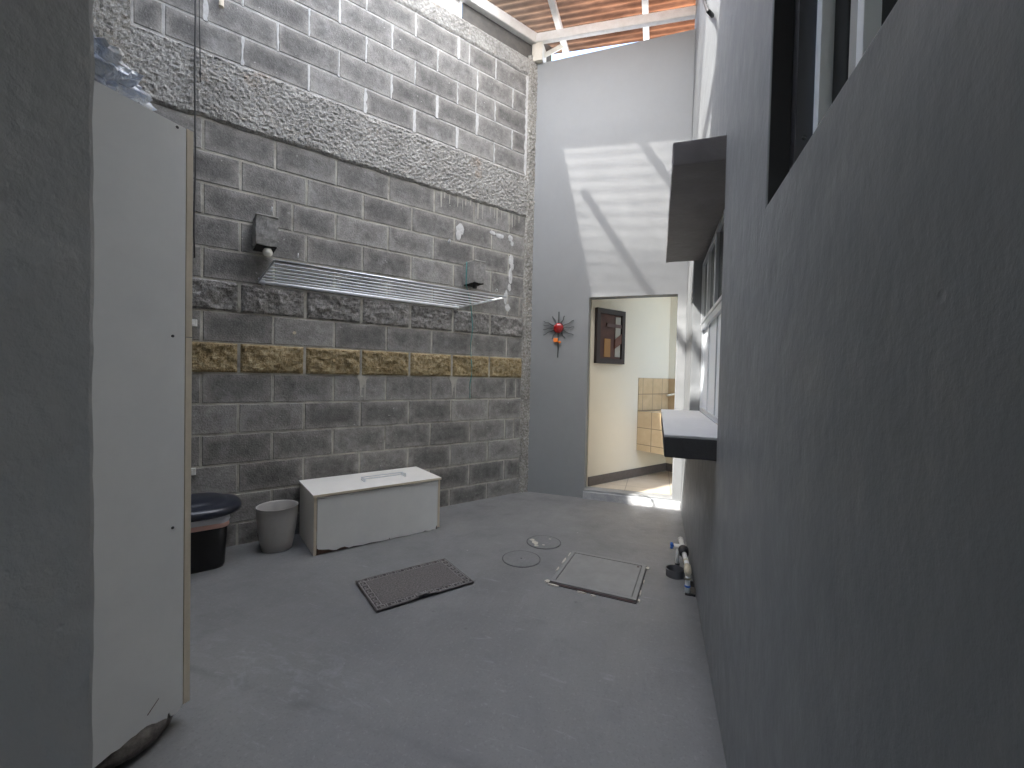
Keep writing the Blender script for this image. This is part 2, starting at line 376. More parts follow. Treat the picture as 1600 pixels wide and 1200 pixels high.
# ------------------------------------------------------------------ block boundary wall (x = s along it, y = -out)
bw = bthing('block_wall', 'tall grey concrete block wall with one ochre rough course and pitted concrete beams', 'wall')
z0 = 1.1503
S0, S1 = -2.5, 2.655
bm = new(); rough_g = new(); rough_y = new()
el = bm.loops.layers.color.new('edge'); tn = bm.loops.layers.color.new('tone')
mort = new()
def block(s0, s1, za, zb, jit=.0015):
    # a block face with a 25 mm ring so that 'edge' fades inwards; corners slightly irregular
    y = -.0028 - random.uniform(0, .0016); t = random.random(); J = lambda: random.uniform(-jit, jit)
    rr = .0035
    o_ = [(s0+J(), y+rr, za+J()), (s1+J(), y+rr, za+J()), (s1+J(), y+rr, zb+J()), (s0+J(), y+rr, zb+J())]
    def ins(k, yy): return [(o_[0][0]+k, yy, o_[0][2]+k), (o_[1][0]-k, yy, o_[1][2]+k), (o_[2][0]-k, yy, o_[2][2]-k), (o_[3][0]+k, yy, o_[3][2]-k)]
    k2 = min(.055, (s1-s0)*.4)
    rings = [[bm.verts.new((p[0], .02, p[2])) for p in o_], [bm.verts.new(p) for p in o_], [bm.verts.new(p) for p in ins(.004, y)], [bm.verts.new(p) for p in ins(k2, y)]]
    ev = [1, 1, 1, 0]
    for a in range(3):
        for q in range(4):
            f = bm.faces.new((rings[a][q], rings[a][(q+1) % 4], rings[a+1][(q+1) % 4], rings[a+1][q]))
            for lp, e in zip(f.loops, (ev[a], ev[a], ev[a+1], ev[a+1])): lp[el] = (e, e, e, 1); lp[tn] = (t, t, t, 1)
    f = bm.faces.new(rings[3])
    for lp in f.loops: lp[el] = (0, 0, 0, 1); lp[tn] = (t, t, t, 1)
def rough_block(b, s0, s1, za, zb, amp=.030, seed=0.0, st=.011):
    nu = max(4, int((s1-s0)/st)); nv = max(4, int((zb-za)/st))
    def P(i, j):
        u, v = i/nu, j/nv; s = s0+(s1-s0)*u; z = za+(zb-za)*v
        e = min(1.0, min(u, 1-u)*(s1-s0)/.02, min(v, 1-v)*(zb-za)/.014)
        q = Vector((s*11+seed*5, z*13, seed*3.1)); r_ = Vector((s*34, z*38, seed))
        h = .55+.55*noise.fractal(q, .9, 2.1, 3)+.26*noise.noise(r_)+.14*noise.noise(r_*2.3)
        h = max(0.0, h); return (s, -(.002+amp*h*e**.6), z)
    G = [[b.verts.new(P(i, j)) for j in range(nv+1)] for i in range(nu+1)]
    for i in range(nu):
        for j in range(nv): b.faces.new((G[i][j], G[i+1][j], G[i+1][j+1], G[i][j+1])).smooth = False
    for G2 in ([G[i][0] for i in range(nu+1)], [G[i][nv] for i in range(nu+1)], G[0], G[nu]):
        back = [b.verts.new((v.co.x, .02, v.co.z)) for v in G2]
        for i in range(len(G2)-1): b.faces.new((G2[i], G2[i+1], back[i+1], back[i]))
def course(za, zb, phase, kind=0, sa=S0, sb=S1, extra=()):
    j = [phase+.4*i for i in range(-8, 8) if sa+.03 < phase+.4*i < sb-.03]
    j = sorted([x for x in j if not any(abs(x-e) < .05 for e in extra)]+list(extra))
    if j and kind == 0: j = [x for x in j]
    ed = [sa]+j+[sb]
    for a, b in zip(ed[:-1], ed[1:]):
        g = .0065 if kind == 0 else .009
        if kind == 0: block(a+g, b-g, za+.006, zb-.006)
        elif kind == 1: rough_block(rough_g, a+g, b-g, za+.006, zb-.004, .026, a*3.3)
        else: rough_block(rough_y, a+g, b-g, za+.006, zb-.004, .028, a*5.7+2)
for k in range(-6, 8):
    za = z0+.2*k; zb = za+.2
    if k == -6: za = -.02
    ph = .257 if k % 2 == 0 else .057
    kind = {0: 2, 2: 1}.get(k, 0)
    ex = {-3: (2.565,), 3: (2.6,), 5: (.568,), -1: (2.58,)}.get(k, ())
    course(za, zb, ph, kind, sa=-.28, extra=ex)
ZB0, ZB1 = 2.750, 3.158
zu = [3.163, 3.352, 3.546, 3.742, 3.936, 4.128]
for k in range(5):
    course(zu[k], zu[k+1], .262 if k % 2 == 0 else .065, 0, sa=-.28, extra={2: (2.054,), 4: (1.977,)}.get(k, ()))
box(mort, -3.6, 2.70, .0, .15, -.1, 4.29)
o = link('mortar', mort, M_mortar, bw)
# worn white mortar smears over the upper vertical joints
o = link('block_courses', bm, M_block, bw)
link('split_face_course', rough_g, M_split, bw)
link('ochre_course', rough_y, M_yellow, bw)
def rough_panel(name, s0, s1, za, zb, amp, mt, st=.010, wob=.012, base=.012, seed=0, side=False):
    b = new(); nu = int((s1-s0)/st); nv = int((zb-za)/st)
    def P(i, j):
        s = s0+(s1-s0)*i/nu; v = j/nv
        lo = za+wob*noise.fractal(Vector((s*5, seed, 0)), 1, 2, 3); hi = zb+wob*.4*noise.fractal(Vector((s*5, seed+7, 0)), 1, 2, 3)
        z = lo+(hi-lo)*v
        if side: s = s+wob*.5*noise.fractal(Vector((z*6, seed+i, 3)), 1, 2, 3)*(1 if i in (0,) else 0)
        e = min(1.0, j/2, (nv-j)/2)
        if side: e = min(1.0, i/1.5) 
        r_ = Vector((s*42, z*42, seed)); h = .5+.45*noise.noise(r_)+.4*noise.noise(r_*1.7)+.25*noise.noise(r_*.25)
        return (s, -(base*min(1, e+.3)+amp*h*e), z)
    G = [[b.verts.new(P(i, j)) for j in range(nv+1)] for i in range(nu+1)]
    for i in range(nu):
        for j in range(nv): b.faces.new((G[i][j], G[i+1][j], G[i+1][j+1], G[i][j+1]))
    for G2 in ([G[i][0] for i in range(nu+1)], [G[i][nv] for i in range(nu+1)], G[0], G[nu]):
        back = [b.verts.new((v.co.x, .03, v.co.z)) for v in G2]
        for i in range(len(G2)-1): b.faces.new((G2[i], G2[i+1], back[i+1], back[i]))
    return link(name, b, mt, bw)
rough_panel('bond_beam', -1.2, 2.66, ZB0, ZB1, .017, M_band, .0085)
rough_panel('top_beam', -1.2, 2.66, 4.134, 4.305, .010, M_band, seed=5, base=.008, wob=.006)
rough_panel('rough_column', -1.3, -.285, -.05, 4.30, .018, M_pillar, .014, seed=9, base=.016)
rough_panel('corner_pillar', 2.645, 2.80, -.05, 4.33, .020, M_pillar, .0095, seed=3, base=.020, side=True)

# concrete stubs sticking out of the wall
def corbel(label, s0, s1, z0_, z1_, dep, grp):
    t = bthing('concrete_stub', label, 'concrete block', s0, 0, z0_, grp)
    b = new(); W, H = s1-s0, z1_-z0_
    fs = box(b, 0, W, -dep, .012, 0, H, 0)
    bmesh.ops.subdivide_edges(b, edges=b.edges[:], cuts=7, use_grid_fill=True)
    for v in b.verts:
        q = v.co*22; n_ = noise.noise_vector(q)*.006; v.co += n_
        c = Vector((W/2, -dep/2, H/2)); r_ = v.co-c
        k = max(0, abs(r_.x)/(W/2)+abs(r_.y)/(dep/2)+abs(r_.z)/(H/2)-2.0); v.co -= r_*k*.06
    link('block_body', b, M_block2, t)
    b = new(); box(b, .0, W, -dep-.003, -dep+.03, H-.004, H+.004, .002); box(b, .0, .008, -dep+.031, .0, H-.002, H+.0045, .002); link('mortar_cap', b, M_cap, t)
    return t
M_cap = speck('mortar_cap', (.50, .49, .46), (.36, .35, .33), .95, 40, .5)
M_block2 = speck('stub_concrete', (.22, .215, .205), (.36, .35, .33), .95, 50, .8)
t = corbel('rough concrete stub jutting from block wall with a light bulb underneath', .325, .452, 1.975, 2.165, .20, None)
b = new(); prism(b, [(.006, -.19), (.121, -.19), (.121, -.02), (.006, -.02)], -.004, .003)
link('dark_recess', b, M_hole, t)
b = new(); lathe(b, [(.001, -.058), (.018, -.054), (.028, -.040), (.030, -.026), (.022, -.008), (.015, .002)], (.072, -.165, -.006), 20)
pb = BLOC+DX*.325
bo = link('light_bulb', b, M_bulb, smooth=True, loc=(pb.x, pb.y, 1.975), rz=BROT); tag(bo, 'bare frosted light bulb under the left concrete stub', 'light bulb')
b = new(); lathe(b, [(.0, .014), (.021, .014), (.021, -.012), (.016, -.012), (.0, -.012)], (.072, -.165, -.004), 16); link('bulb_socket', b, M_rubber, bo)
t2 = corbel('rough concrete stub jutting from block wall above the right end of drying rack', 1.945, 2.062, 1.975, 2.165, .20, None)
b = new(); prism(b, [(.006, -.19), (.108, -.19), (.108, -.02), (.006, -.02)], -.004, .003); link('dark_recess', b, M_hole, t2)
b = new(); lathe(b, [(.0, .0), (.022, .0), (.020, -.03), (.0, -.032)], (.06, -.12, -.004), 14); link('bulb_socket', b, M_rubber, t2)

# drying rack: horizontal, its wall edge just above the dark split course
rk = bthing('drying_rack', 'white wire clothes drying rack fixed flat out from the block wall', 'drying rack', .36, 0, 1.768)
L, DP = 1.545, .73
b = new(); tube(b, [(0, -.022, 0), (L, -.022, 0)], .012, 12); tube(b, [(0, -.022, .022), (L, -.022, .022)], .005, 8); link('wall_rail', b, M_wire, rk, True)
b = new(); tube(b, [(0, -DP, 0), (L, -DP, 0)], .008, 10); link('outer_rail', b, M_frames, rk, True)
for i in range(6):
    b = new(); y = -(.022+(DP-.022)*(i+1)/7) ; tube(b, [(0, y, .004), (L, y, .004)], .0045, 8); link('wire', b, M_wire, rk, True)
for x in (0.0, L):
    b = new(); tube(b, [(x, -.022, 0), (x, -DP, 0)], .0065, 8); link('side_tube', b, M_wire if x else M_frames, rk, True)
for x in (.03, L-.03):
    b = new(); box(b, x-.012, x+.012, -.02, -.002, -.02, .03, .002); link('wall_bracket', b, M_alum, rk)

# small fixings on the block wall
def hook(s, z, label):
    b = new(); c = Vector((0, -.035, 0))
    tube(b, [(0, 0, .0), (0, -.02, 0)], .003, 8)
    tube(b, [(0, -.035+.015*math.cos(a), .015*math.sin(a)) for a in [R(20*k) for k in range(17)]], .0028, 8)
    p = BLOC+DX*s; tag(link('eye_hook', b, M_alum, smooth=True, loc=(p.x, p.y, z), rz=BROT), label, 'hook', 'eye hooks screwed into the block wall')
def sz(s, z): return s, z
hook(.60, 1.985, 'small steel eye hook just above the left end of the drying rack')
hook(2.30, 1.972, 'small steel eye hook at the right end of the drying rack')
hook(1.79, 2.33, 'small steel eye hook above and left of the right concrete stub')
hook(.435, 2.265, 'small steel eye hook on the wall directly above the bulb stub')
for s, z, lab in ((.012, 1.462, 'small white clip on block wall beside cabinet, upper one'), (.010, .525, 'small white clip on block wall beside cabinet above the bin, lower one')):
    b = new(); box(b, -.022, .022, -.018, 0, -.022, .022, .003); box(b, -.006, .006, -.03, -.018, -.012, .012, .002)
    tag(blink('wall_clip', b, M_pvc, s, 0, z), lab, 'clip', 'white clips on the block wall')
b = new(); tube(b, [(0, .005, 0), (0, -.022, -.002)], [.008, .012], 8)
tag(blink('wall_plug', b, M_edge, .585, 0, 1.445), 'small pale plug stuck in a block above the ochre course', 'wall plug')
b = new(); tube(b, [(0, .005, 0), (0, -.03, .0), (0, -.034, -.06)], [.010, .012, .014], 10)
tag(blink('pipe_stub', b, M_edge, .145, 0, 3.52), 'cream pipe stub high on block wall near the black cable', 'pipe stub')
# black cable hanging down the wall left of the bay
for off, lab in ((0, 'thicker black cable hanging down block wall beside cabinet'), (.022, 'thinner black cable hanging close to the thicker one')):
    b = new(); pts = [( .018+off*1.0*(1 if z > 2.9 else .3)+.012*noise.noise(Vector((z*2.2, off*40, 0)))-.004*(z-2), -.045, z) for z in [4.5-.12*i for i in range(23 if off == 0 else 14)]]
    tube(b, pts, .0045 if off == 0 else .003, 8)
    tag(blink('black_cable', b, M_cable, 0, 0, 0, smooth=True), lab, 'cable', 'black cables on the block wall')
# teal cord: wrapped over right stub and hanging to the lower courses
b = new(); tube(b, [(1.94, -.085, 2.17), (1.938, -.085, 2.08), (1.938, -.083, 1.97), (1.99, -.04, 1.90), (2.035, -.015, 1.80), (2.045, -.036, 1.60), (2.04, -.014, 1.45), (2.048, -.014, 1.33), (2.043, -.038, 1.25), (2.045, -.034, 1.17), (2.043, -.012, 1.10), (2.046, -.012, .96)], .0042, 8)
tag(blink('teal_cord', b, M_teal, smooth=True), 'thin teal cord hanging from right concrete stub down the block wall', 'cord')
# drips of mortar and patches of white filler
def blob(b, cx, cz, w_, h, y=-.0065, drip=0, seed=0):
    pts = []
    n_ = 18
    for k in range(n_):
        a = 2*math.pi*k/n_; r_ = 1+.35*noise.noise(Vector((math.cos(a)*1.7, math.sin(a)*1.7, seed)))
        pts.append((cx+w_/2*math.cos(a)*r_, cz+h/2*math.sin(a)*r_))
    lo = [b.verts.new((u, y, v)) for u, v in pts]; c = b.verts.new((cx, y-.004, cz)); hi = [b.verts.new((u, .004, v)) for u, v in pts]
    for k in range(n_): b.faces.new((lo[k], lo[(k+1) % n_], c)); b.faces.new((lo[k], hi[k], hi[(k+1) % n_], lo[(k+1) % n_]))
b = new()
for k, (cx, cz, w_, h) in enumerate([(1.915, 2.47, .085, .09), (1.90, 2.42, .05, .09), (2.26, 2.51, .07, .035), (2.345, 2.50, .09, .05), (2.47, 2.505, .05, .06), (2.49, 2.46, .035, .05), (2.485, 2.30, .06, .10), (2.50, 2.24, .04, .08), (2.48, 2.14, .045, .14), (2.47, 2.03, .04, .07), (2.43, 1.93, .045, .12), (2.455, 1.83, .06, .07)]):
    blob(b, cx, cz, w_, h, seed=k*2.3)
link('white_filler', b, speck('white_filler', (.66, .66, .65), (.48, .475, .46), .9, 40, .6), bw)
b = new()
for cx, seed in ((1.07, 1.0), (1.875, 2.0)):
    for dx, w_, h in ((0, .10, .06), (-.012, .03, .16), (.02, .02, .19), (.002, .05, .09)):
        top = z0-.004; b_pts = [(cx+dx-w_/2, top), (cx+dx+w_/2, top), (cx+dx+w_*.12, top-h), (cx+dx-w_*.12, top-h)]
        prism(b, b_pts, -.0064-abs(dx)*.02, .002, 'y')
for i in range(17):   # lime runs under the bond beam at the right
    cx = 1.72+.9*((i*.618) % 1); h = .05+.11*random.random(); w_ = .008+.014*random.random()
    prism(b, [(cx-w_/2, 2.755), (cx+w_/2, 2.755), (cx+w_*.2, 2.755-h), (cx-w_*.2, 2.755-h)], -.0060-i*.0001, .002, 'y')
link('mortar_drips', b, speck('lime_drip', (.50, .48, .43), (.40, .38, .33), .95, 50, .4), bw)
b = new()   # thick white joints in the upper courses
random.seed(11)
for k in range(5):
    for s in [(.262 if k % 2 == 0 else .065)+.4*i for i in range(0, 7)]:
        if s > 2.6: continue
        zz = [zu[k]+(zu[k+1]-zu[k])*q/9 for q in range(10)]; wd = random.choice((.004, .005, .006, .007, .012))
        Lf = [(s-wd-.007*noise.noise(Vector((z*25, s*9, 0))), z) for z in zz]; Rt = [(s+wd+.009*noise.noise(Vector((z*25, s*9, 4))), z) for z in zz]
        prism(b, Lf+Rt[::-1], -.0062-random.random()*.001, .002, 'y')
    Lf = [(2.635-random.uniform(.006, .02), z) for z in zz]; prism(b, Lf+[(2.66, zz[-1]), (2.66, zz[0])], -.0078, .002, 'y')
link('white_joints', b, speck('white_mortar', (.60, .60, .59), (.46, .455, .44), .95, 40, .5), bw)

# ------------------------------------------------------------------ house wall on the right (x = XR)
bm = new()
WIN = (1.879, 3.431, .846, 2.154); NWN = (-.45, 1.155, 1.593, 2.75)
us = sorted({-3.0, -.45, 1.155, 1.879, 3.431, YF+.12}); vs = sorted({-.1, .846, 1.593, 2.154, 2.75, 5.6})
grid_slab(bm, us, vs, [WIN, NWN], lambda u, v, t: (XR+t, u, v), .18)
hw = tag(link('house_wall', bm, M_wall), 'long dark grey rendered house wall on the right with two windows', 'wall')
mod = hw.modifiers.new('bev', 'BEVEL'); mod.width = .006; mod.segments = 2; mod.limit_method = 'ANGLE'
# hood and sill
def rough_box(x0, x1, y0, y1, z0_, z1_, bev=.006, amp=.004):
    b = new(); box(b, x0, x1, y0, y1, z0_, z1_, bev)
    es = [e for e in b.edges if e.calc_length() > .05]
    bmesh.ops.subdivide_edges(b, edges=es, cuts=10, use_grid_fill=True)
    for v in b.verts: v.co += noise.noise_vector(v.co*12)*amp*.6
    return b
hood = tag(link('window_hood', rough_box(.034, .40, 1.882, 3.428, 2.052, 2.150), M_dark), 'dark painted concrete hood slab projecting above the far window', 'window hood')
sill = thing('window_sill', 'projecting concrete sill with dark face and light grey top under far window', 'window sill', (0, 0, 0))
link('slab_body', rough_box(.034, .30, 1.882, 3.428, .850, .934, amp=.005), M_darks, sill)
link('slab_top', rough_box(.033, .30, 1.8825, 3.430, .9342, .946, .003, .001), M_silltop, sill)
# far window in the recess
wn = thing('far_window', 'aluminium window with dark upper panes and pale lower panes coloured like a reflection above the sill', 'window', (0, 0, 0))
YW0, YW1, ZW0, ZW1 = 1.879, 3.431, .947, 2.05
def frame(b, y0, y1, z0_, z1_, x0, x1, w_):
    box(b, x0, x1, y0, y0+w_, z0_, z1_); box(b, x0, x1, y1-w_, y1, z0_, z1_)
    box(b, x0, x1, y0+w_, y1-w_, z0_, z0_+w_); box(b, x0, x1, y0+w_, y1-w_, z1_-w_, z1_)
b = new(); frame(b, YW0+.002, YW1-.002, ZW0+.001, ZW1-.001, .300, .36, .028); box(b, .292, .36, YW0+.03, YW1-.03, 1.535, 1.575); link('outer_frame', b, M_frames, wn)
for y0, y1 in ((3.03, 3.40), (2.65, 3.02), (2.27, 2.64), (1.91, 2.26)):
    b = new(); frame(b, y0, y1, 1.577, 2.019, .288, .325, .022); f_ = link('sash', b, M_frames, wn)
    b = new(); box(b, .305, .311, y0+.022, y1-.022, 1.599, 1.997); link('pane', b, M_smoke, f_)
    b = new(); box(b, .305, .335, y1-.001, y1+.011, .976, 1.534); f_ = link('mullion', b, M_frames, wn)
    b = new(); box(b, .312, .320, y0, y1-.002, .976, 1.534); link('reflection_pane', b, M_reflpane, f_)  # pale colour carries the painted reflection
# near window in the recess high up on the right
nw = thing('near_window', 'black framed sliding window high in grey wall on the right edge', 'window', (0, 0, 0))
b = new(); box(b, XR+.003, XR+.05, 1.1535, 1.1565, 1.596, 2.745); link('jamb_lining', b, M_jamb, nw)
b = new(); frame(b, -.446, 1.151, 1.596, 2.746, .276, .30, .03)
box(b, .276, .309, 1.112, 1.1215, 1.626, 2.716); link('outer_frame', b, M_frameg, nw)
for z in (1.72, 2.03, 2.4):
    b = new(); lathe(b, [(0, .0), (.005, 0), (.005, .003), (0, .004)], seg=10); o = link('screw', b, M_screw, nw); o.location = (.294, 1.1118, z); o.rotation_euler.x = R(90)
M_pale = mat('pale_powder_coat', (.90, .94, .96), .4)
sash = None
b = new(); box(b, .312, .342, -.40, 1.1115, 1.628, 1.66); box(b, .312, .342, -.40, 1.1115, 2.68, 2.712); sash = link('sash', b, M_framed, nw)
for y0, y1 in ((1.070, 1.101), (.862, .889), (.30, .328)):
    b = new(); box(b, .306, .342, y0, y1, 1.6605, 2.6795, .002); link('stile', b, M_pale, sash)
b = new(); box(b, .330, .336, .889, 1.070, 1.6605, 2.6795); box(b, .330, .336, .329, .861, 1.6605, 2.6795); box(b, .330, .336, -.39, .299, 1.6605, 2.6795); box(b, .330, .336, 1.102, 1.111, 1.6605, 2.6795); link('pane', b, M_smoke, sash)
b = new(); box(b, .318, .329, .893, .955, 1.6605, 2.6795, .002); link('grey_strip', b, M_greyst, sash)
b = new(); box(b, .300, .3295, 1.050, 1.066, 1.98, 2.10, .003); link('latch', b, M_framed, sash)
# cable by the roof on the house wall
b = new(); tube(b, [(XR-.01, 3.3, 3.95), (XR-.012, 3.05, 3.63), (XR-.014, 2.75, 3.33), (XR-.016, 2.55, 3.16), (XR-.022, 2.36, 2.995), (XR-.05, 2.29, 2.97)], .009, 8)
tag(link('bent_cable', b, M_cable, smooth=True), 'short bent black cable end high on the house wall under the roof', 'cable')

# ------------------------------------------------------------------ far wall with the doorway
bm = new(); us = sorted({-1.55, -.643, .155, XR+.001}); vs = sorted({-.1, .088, 1.941, 4.278})
grid_slab(bm, us, vs, [(-.643, .155, .088, 1.941)], lambda u, v, t: (u, YF+t, v), .12)
fw = tag(link('end_wall', bm, M_far), 'grey rendered end wall with an open doorway and a strip of sunlight', 'wall')
mod = fw.modifiers.new('bev', 'BEVEL'); mod.width = .005; mod.segments = 2; mod.limit_method = 'ANGLE'
b = new()
pts = [(-.70, 0), (.23, 0), (.23, .05), (.155, .06), (.02, .052), (-.2, .066), (-.38, .058), (-.5, .07), (-.66, .05)]
b = rough_box(-.655, .228, YF-.022, YF-.001, -.01, .070, .006, .006)
tag(link('door_threshold', b, speck('worn_threshold', (.30, .31, .33), (.5, .5, .49), .7, 9, .4)), 'worn pale grey concrete threshold step under the doorway', 'threshold')

# sun ornament
orn = thing('sun_ornament', 'metal sun wall ornament with red glass dome and iron rays', 'wall ornament', (-.935, YF, 1.652))
b = new(); lathe(b, [(.051, 0), (.050, .008), (.044, .018), (.031, .026), (.015, .030), (0, .031)], seg=28); o = link('red_dome', b, M_red, orn, True); o.rotation_euler.x = R(90); o.location.y = -.012
angs = [(90, .158), (62, .13), (25, .165), (2, .155), (-26, .165), (-58, .125), (-90, .29), (-122, .125), (-157, .165), (-176, .155), (-193, .155), (-206, .165), (117, .13)]
for a, Lr in angs:
    b = new(); d = Vector((math.cos(R(a)), 0, math.sin(R(a)))); q = Vector((-d.z, 0, d.x)); pts = []
    for i in range(13):
        f = i/12; rr = .04+(Lr-.04)*f; wv = 0 if a in (90, -90) else .006*math.sin(f*9)*f
        pts.append(d*rr+q*wv+Vector((0, -.014, 0)))
    tube(b, pts, .0046 if a not in (90,) else .0056, 8); link('ray', b, M_rod, orn, True)
b = new(); box(b, -.045, .0, -.03, -.008, -.140, -.100, .006); link('orange_bead', b, M_orange, orn)
b = new(); box(b, .005, .028, -.028, -.012, -.150, -.128, .005); link('orange_bead', b, M_orange, orn)

# ------------------------------------------------------------------ room behind the doorway
RN = -2.90
def rp(s, n_, z): p = DX*s+NB*n_; return (p.x, p.y, z)
rm = thing('back_room', 'cream painted back room with tiled floor seen through the doorway', 'room', (0, 0, 0))
b = new(); box(b, -.62, 1.6, YF+.121, 6.3, .02, .09)
tag(link('back_room_floor', b, M_tilefloor), kind='structure')
RO = DX*0+NB*RN
def rlink(name, b, mt, par=None, smooth=False): return link(name, b, mt, par, smooth, loc=(RO.x, RO.y, 0), rz=BROT)
b = new(); box(b, 3.155, 4.62, 0, .12, .0, 2.55); box(b, 4.5, 4.62, -1.6, -.001, .0, 2.55)
rlink('cream_wall', b, M_cream, rm)
b = new(); box(b, 1.30, 1.42, YF+.121, 6.3, .0, 2.55); link('side_wall', b, M_cream, rm)
b = new(); box(b, 3.165, 4.499, -.012, -.001, .0905, .182); box(b, 4.488, 4.499, -1.5, -.013, .0905, .182); rlink('skirting', b, M_skirt, rm)
b = new(); box(b, -1.2, 1.42, YF+.121, 4.75, 2.551, 2.63); box(b, -1.2, .75, 4.751, 6.4, 2.551, 2.63); box(b, .751, 1.42, 5.2, 6.4, 2.551, 2.63); link('ceiling', b, M_cream, rm)  # gap added out of view to let daylight into the room
# framed picture on the slanted room wall
pc = thing('framed_picture', 'dark framed abstract relief picture hanging in the back room', 'picture', (RO.x, RO.y, 0), BROT)
b = new(); fr = [(3.20, 3.64, 1.305, 1.87)]
x0, x1, za, zb = 3.205, 3.640, 1.318, 1.868
for (a, c, d_, e) in ((x0, x1, za, za+.05), (x0, x1, zb-.05, zb), (x0, x0+.05, za+.05, zb-.05), (x1-.05, x1, za+.05, zb-.05)): box(b, a, c, -.035, -.001, d_, e)
link('frame', b, mat('dark_wood', (.022, .012, .011), .4), pc)
b = new(); box(b, x0+.05, x1-.05, -.015, -.002, za+.05, zb-.05); link('panel', b, speck('brown_panel', (.085, .032, .020), (.05, .02, .015), .6, 8, .2), pc)
ptm = [('upright', [(3.50, 1.39), (3.58, 1.39), (3.58, 1.80), (3.50, 1.80)], (.34, .32, .27), .021), ('bar', [(3.36, 1.69), (3.62, 1.69), (3.62, 1.725), (3.36, 1.725)], (.10, .055, .05), .027),
       ('diagonal', [(3.49, 1.475), (3.59, 1.53), (3.59, 1.63), (3.49, 1.57)], (.13, .05, .03), .030), ('amber_block', [(3.335, 1.385), (3.425, 1.385), (3.425, 1.57), (3.335, 1.57)], (.30, .15, .04), .021)]
for nm, pts, c, dep in ptm:
    b = new(); prism(b, pts, -dep, -.0145, 'y'); link(nm, b, mat(nm+'_paint', c, .5), pc)
# tiled wash trough
sk = thing('wash_trough', 'tan tiled wash trough built against the back room wall', 'sink', (RO.x, RO.y, 0), BROT)
b = new(); box(b, 3.931, 3.99, -1.0, -.001, .385, .815); box(b, 3.99, 4.487, -1.0, -.001, .385, .46); box(b, 3.99, 4.487, -.06, -.001, .46, .815); box(b, 3.99, 4.487, -1.0, -.94, .46, .815)
link('trough_body', b, tile_mat('tan_tiles_lit', (.56, .42, .25), (.66, .52, .33), (.26, .19, .12), .182, -.272, .0, 'yz'), sk)  # same tan tile, lightened for the better lit trough front
b = new(); box(b, 3.931, 4.487, -.010, -.001, .8155, 1.18); link('side_tiles', b, M_tile, sk)
b = new(); box(b, 4.488, 4.499, -1.0, -.011, .8155, 1.18); link('back_tiles', b, tile_mat('tan_tiles_shaded', (.42, .29, .16), (.5, .36, .2), (.2, .14, .09), .182, -.272+.182, .0, 'yz'), sk)  # same tan tile, darkened for the shade on the splashback
tp = thing('wall_tap', 'small white spout tap with dark hose above the wash trough', 'tap', (RO.x, RO.y, 0), BROT)
b = new(); tube(b, [(4.488, -.16, 1.00), (4.40, -.16, 1.005), (4.30, -.15, .995), (4.27, -.14, .985)], [.014, .013, .012, .013], 10); link('spout', b, M_pvcdirty, tp, True)
b = new(); lathe(b, [(0, .0), (.022, 0), (.022, .035), (.0, .037)], (4.43, -.16, 1.015), 14); link('handle', b, M_rubber, tp)

# ------------------------------------------------------------------ left partition, ceiling slab over the camera
bm = new(); us = [-2.2, -.955]; box(bm, -1.35, -.955, -3.0, .482, -.02, 2.75, .008)
es = [e for e in bm.edges if e.calc_length() > .3]
bmesh.ops.subdivide_edges(bm, edges=es, cuts=60, use_grid_fill=True)
for v in bm.verts: v.co.x += .004*noise.noise(v.co*3)+.0022*noise.noise(v.co*14); v.co.y += .0035*noise.noise(v.co*16+Vector((3, 0, 0)))
tag(link('partition_wall', bm, M_left), 'dark grey plastered partition wall end at the left edge', 'wall')
bm = new(); box(bm, -4.6, XR-.002, -3.0, 1.145, 2.76, 2.899); tag(link('ceiling_slab', bm, M_slab), kind='structure')
bm = new(); box(bm, -4.75, -4.6, -3.15, .9, -.02, 4.75); tag(link('side_wall', bm, M_left), 'plain grey wall added out of view to shut stray light out of the passage', 'wall')  # added unseen wall, keeps stray light out on the left
bm = new(); box(bm, -4.6, XR-.002, .78, 1.145, 2.9, 4.75); tag(link('added_upper_wall', bm, M_wall), 'grey rendered upper wall added over the ceiling slab to block stray sun', 'wall')  # added unseen wall, blocks sun coming in above the slab
bm = new(); grid_slab(bm, [-4.6, -.35, .20, XR-.002], [-.02, .8, 2.4, 2.76], [(-.35, .20, .8, 2.4)], lambda u, v, t: (u, -3.0-t, v), .15); tag(link('rear_wall', bm, M_left), 'plain grey wall behind the camera with an opening added for fill light', 'wall')  # opening added out of view, brings fill light to the left foreground

# ------------------------------------------------------------------ roof
def corr(y0, y1, x0, x1, mt, name, zl=4.70, slope=.075, amp=.014, left=None):
    b = new(); n_ = int((y1-y0)/.0095); prev = None
    for i in range(n_+1):
        y = y0+(y1-y0)*i/n_; zz = amp*math.sin(2*math.pi*y/.076)
        xl = x0 if left is None else max(x0, left(y)-(.25 if y0 > 3 else 0))
        a = b.verts.new((xl, y, zl-slope*(xl+1.2)+zz)); c = b.verts.new((x1, y, zl-slope*(x1+1.2)+zz))
        if prev: b.faces.new((prev[0], prev[1], c, a))
        prev = (a, c)
    return link(name, b, mt, roof, True)
roof = thing('patio_roof', 'corrugated bronze and clear plastic sheet roof over the patio', 'roof', (0, 0, 0))
wl = lambda y: (-W0+math.sin(BETA)*y)/math.cos(BETA)-.10
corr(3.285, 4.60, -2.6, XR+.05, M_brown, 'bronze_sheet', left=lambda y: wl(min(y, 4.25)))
corr(1.147, 3.296, -4.6, XR-.006, M_clear, 'clear_sheet', left=wl)
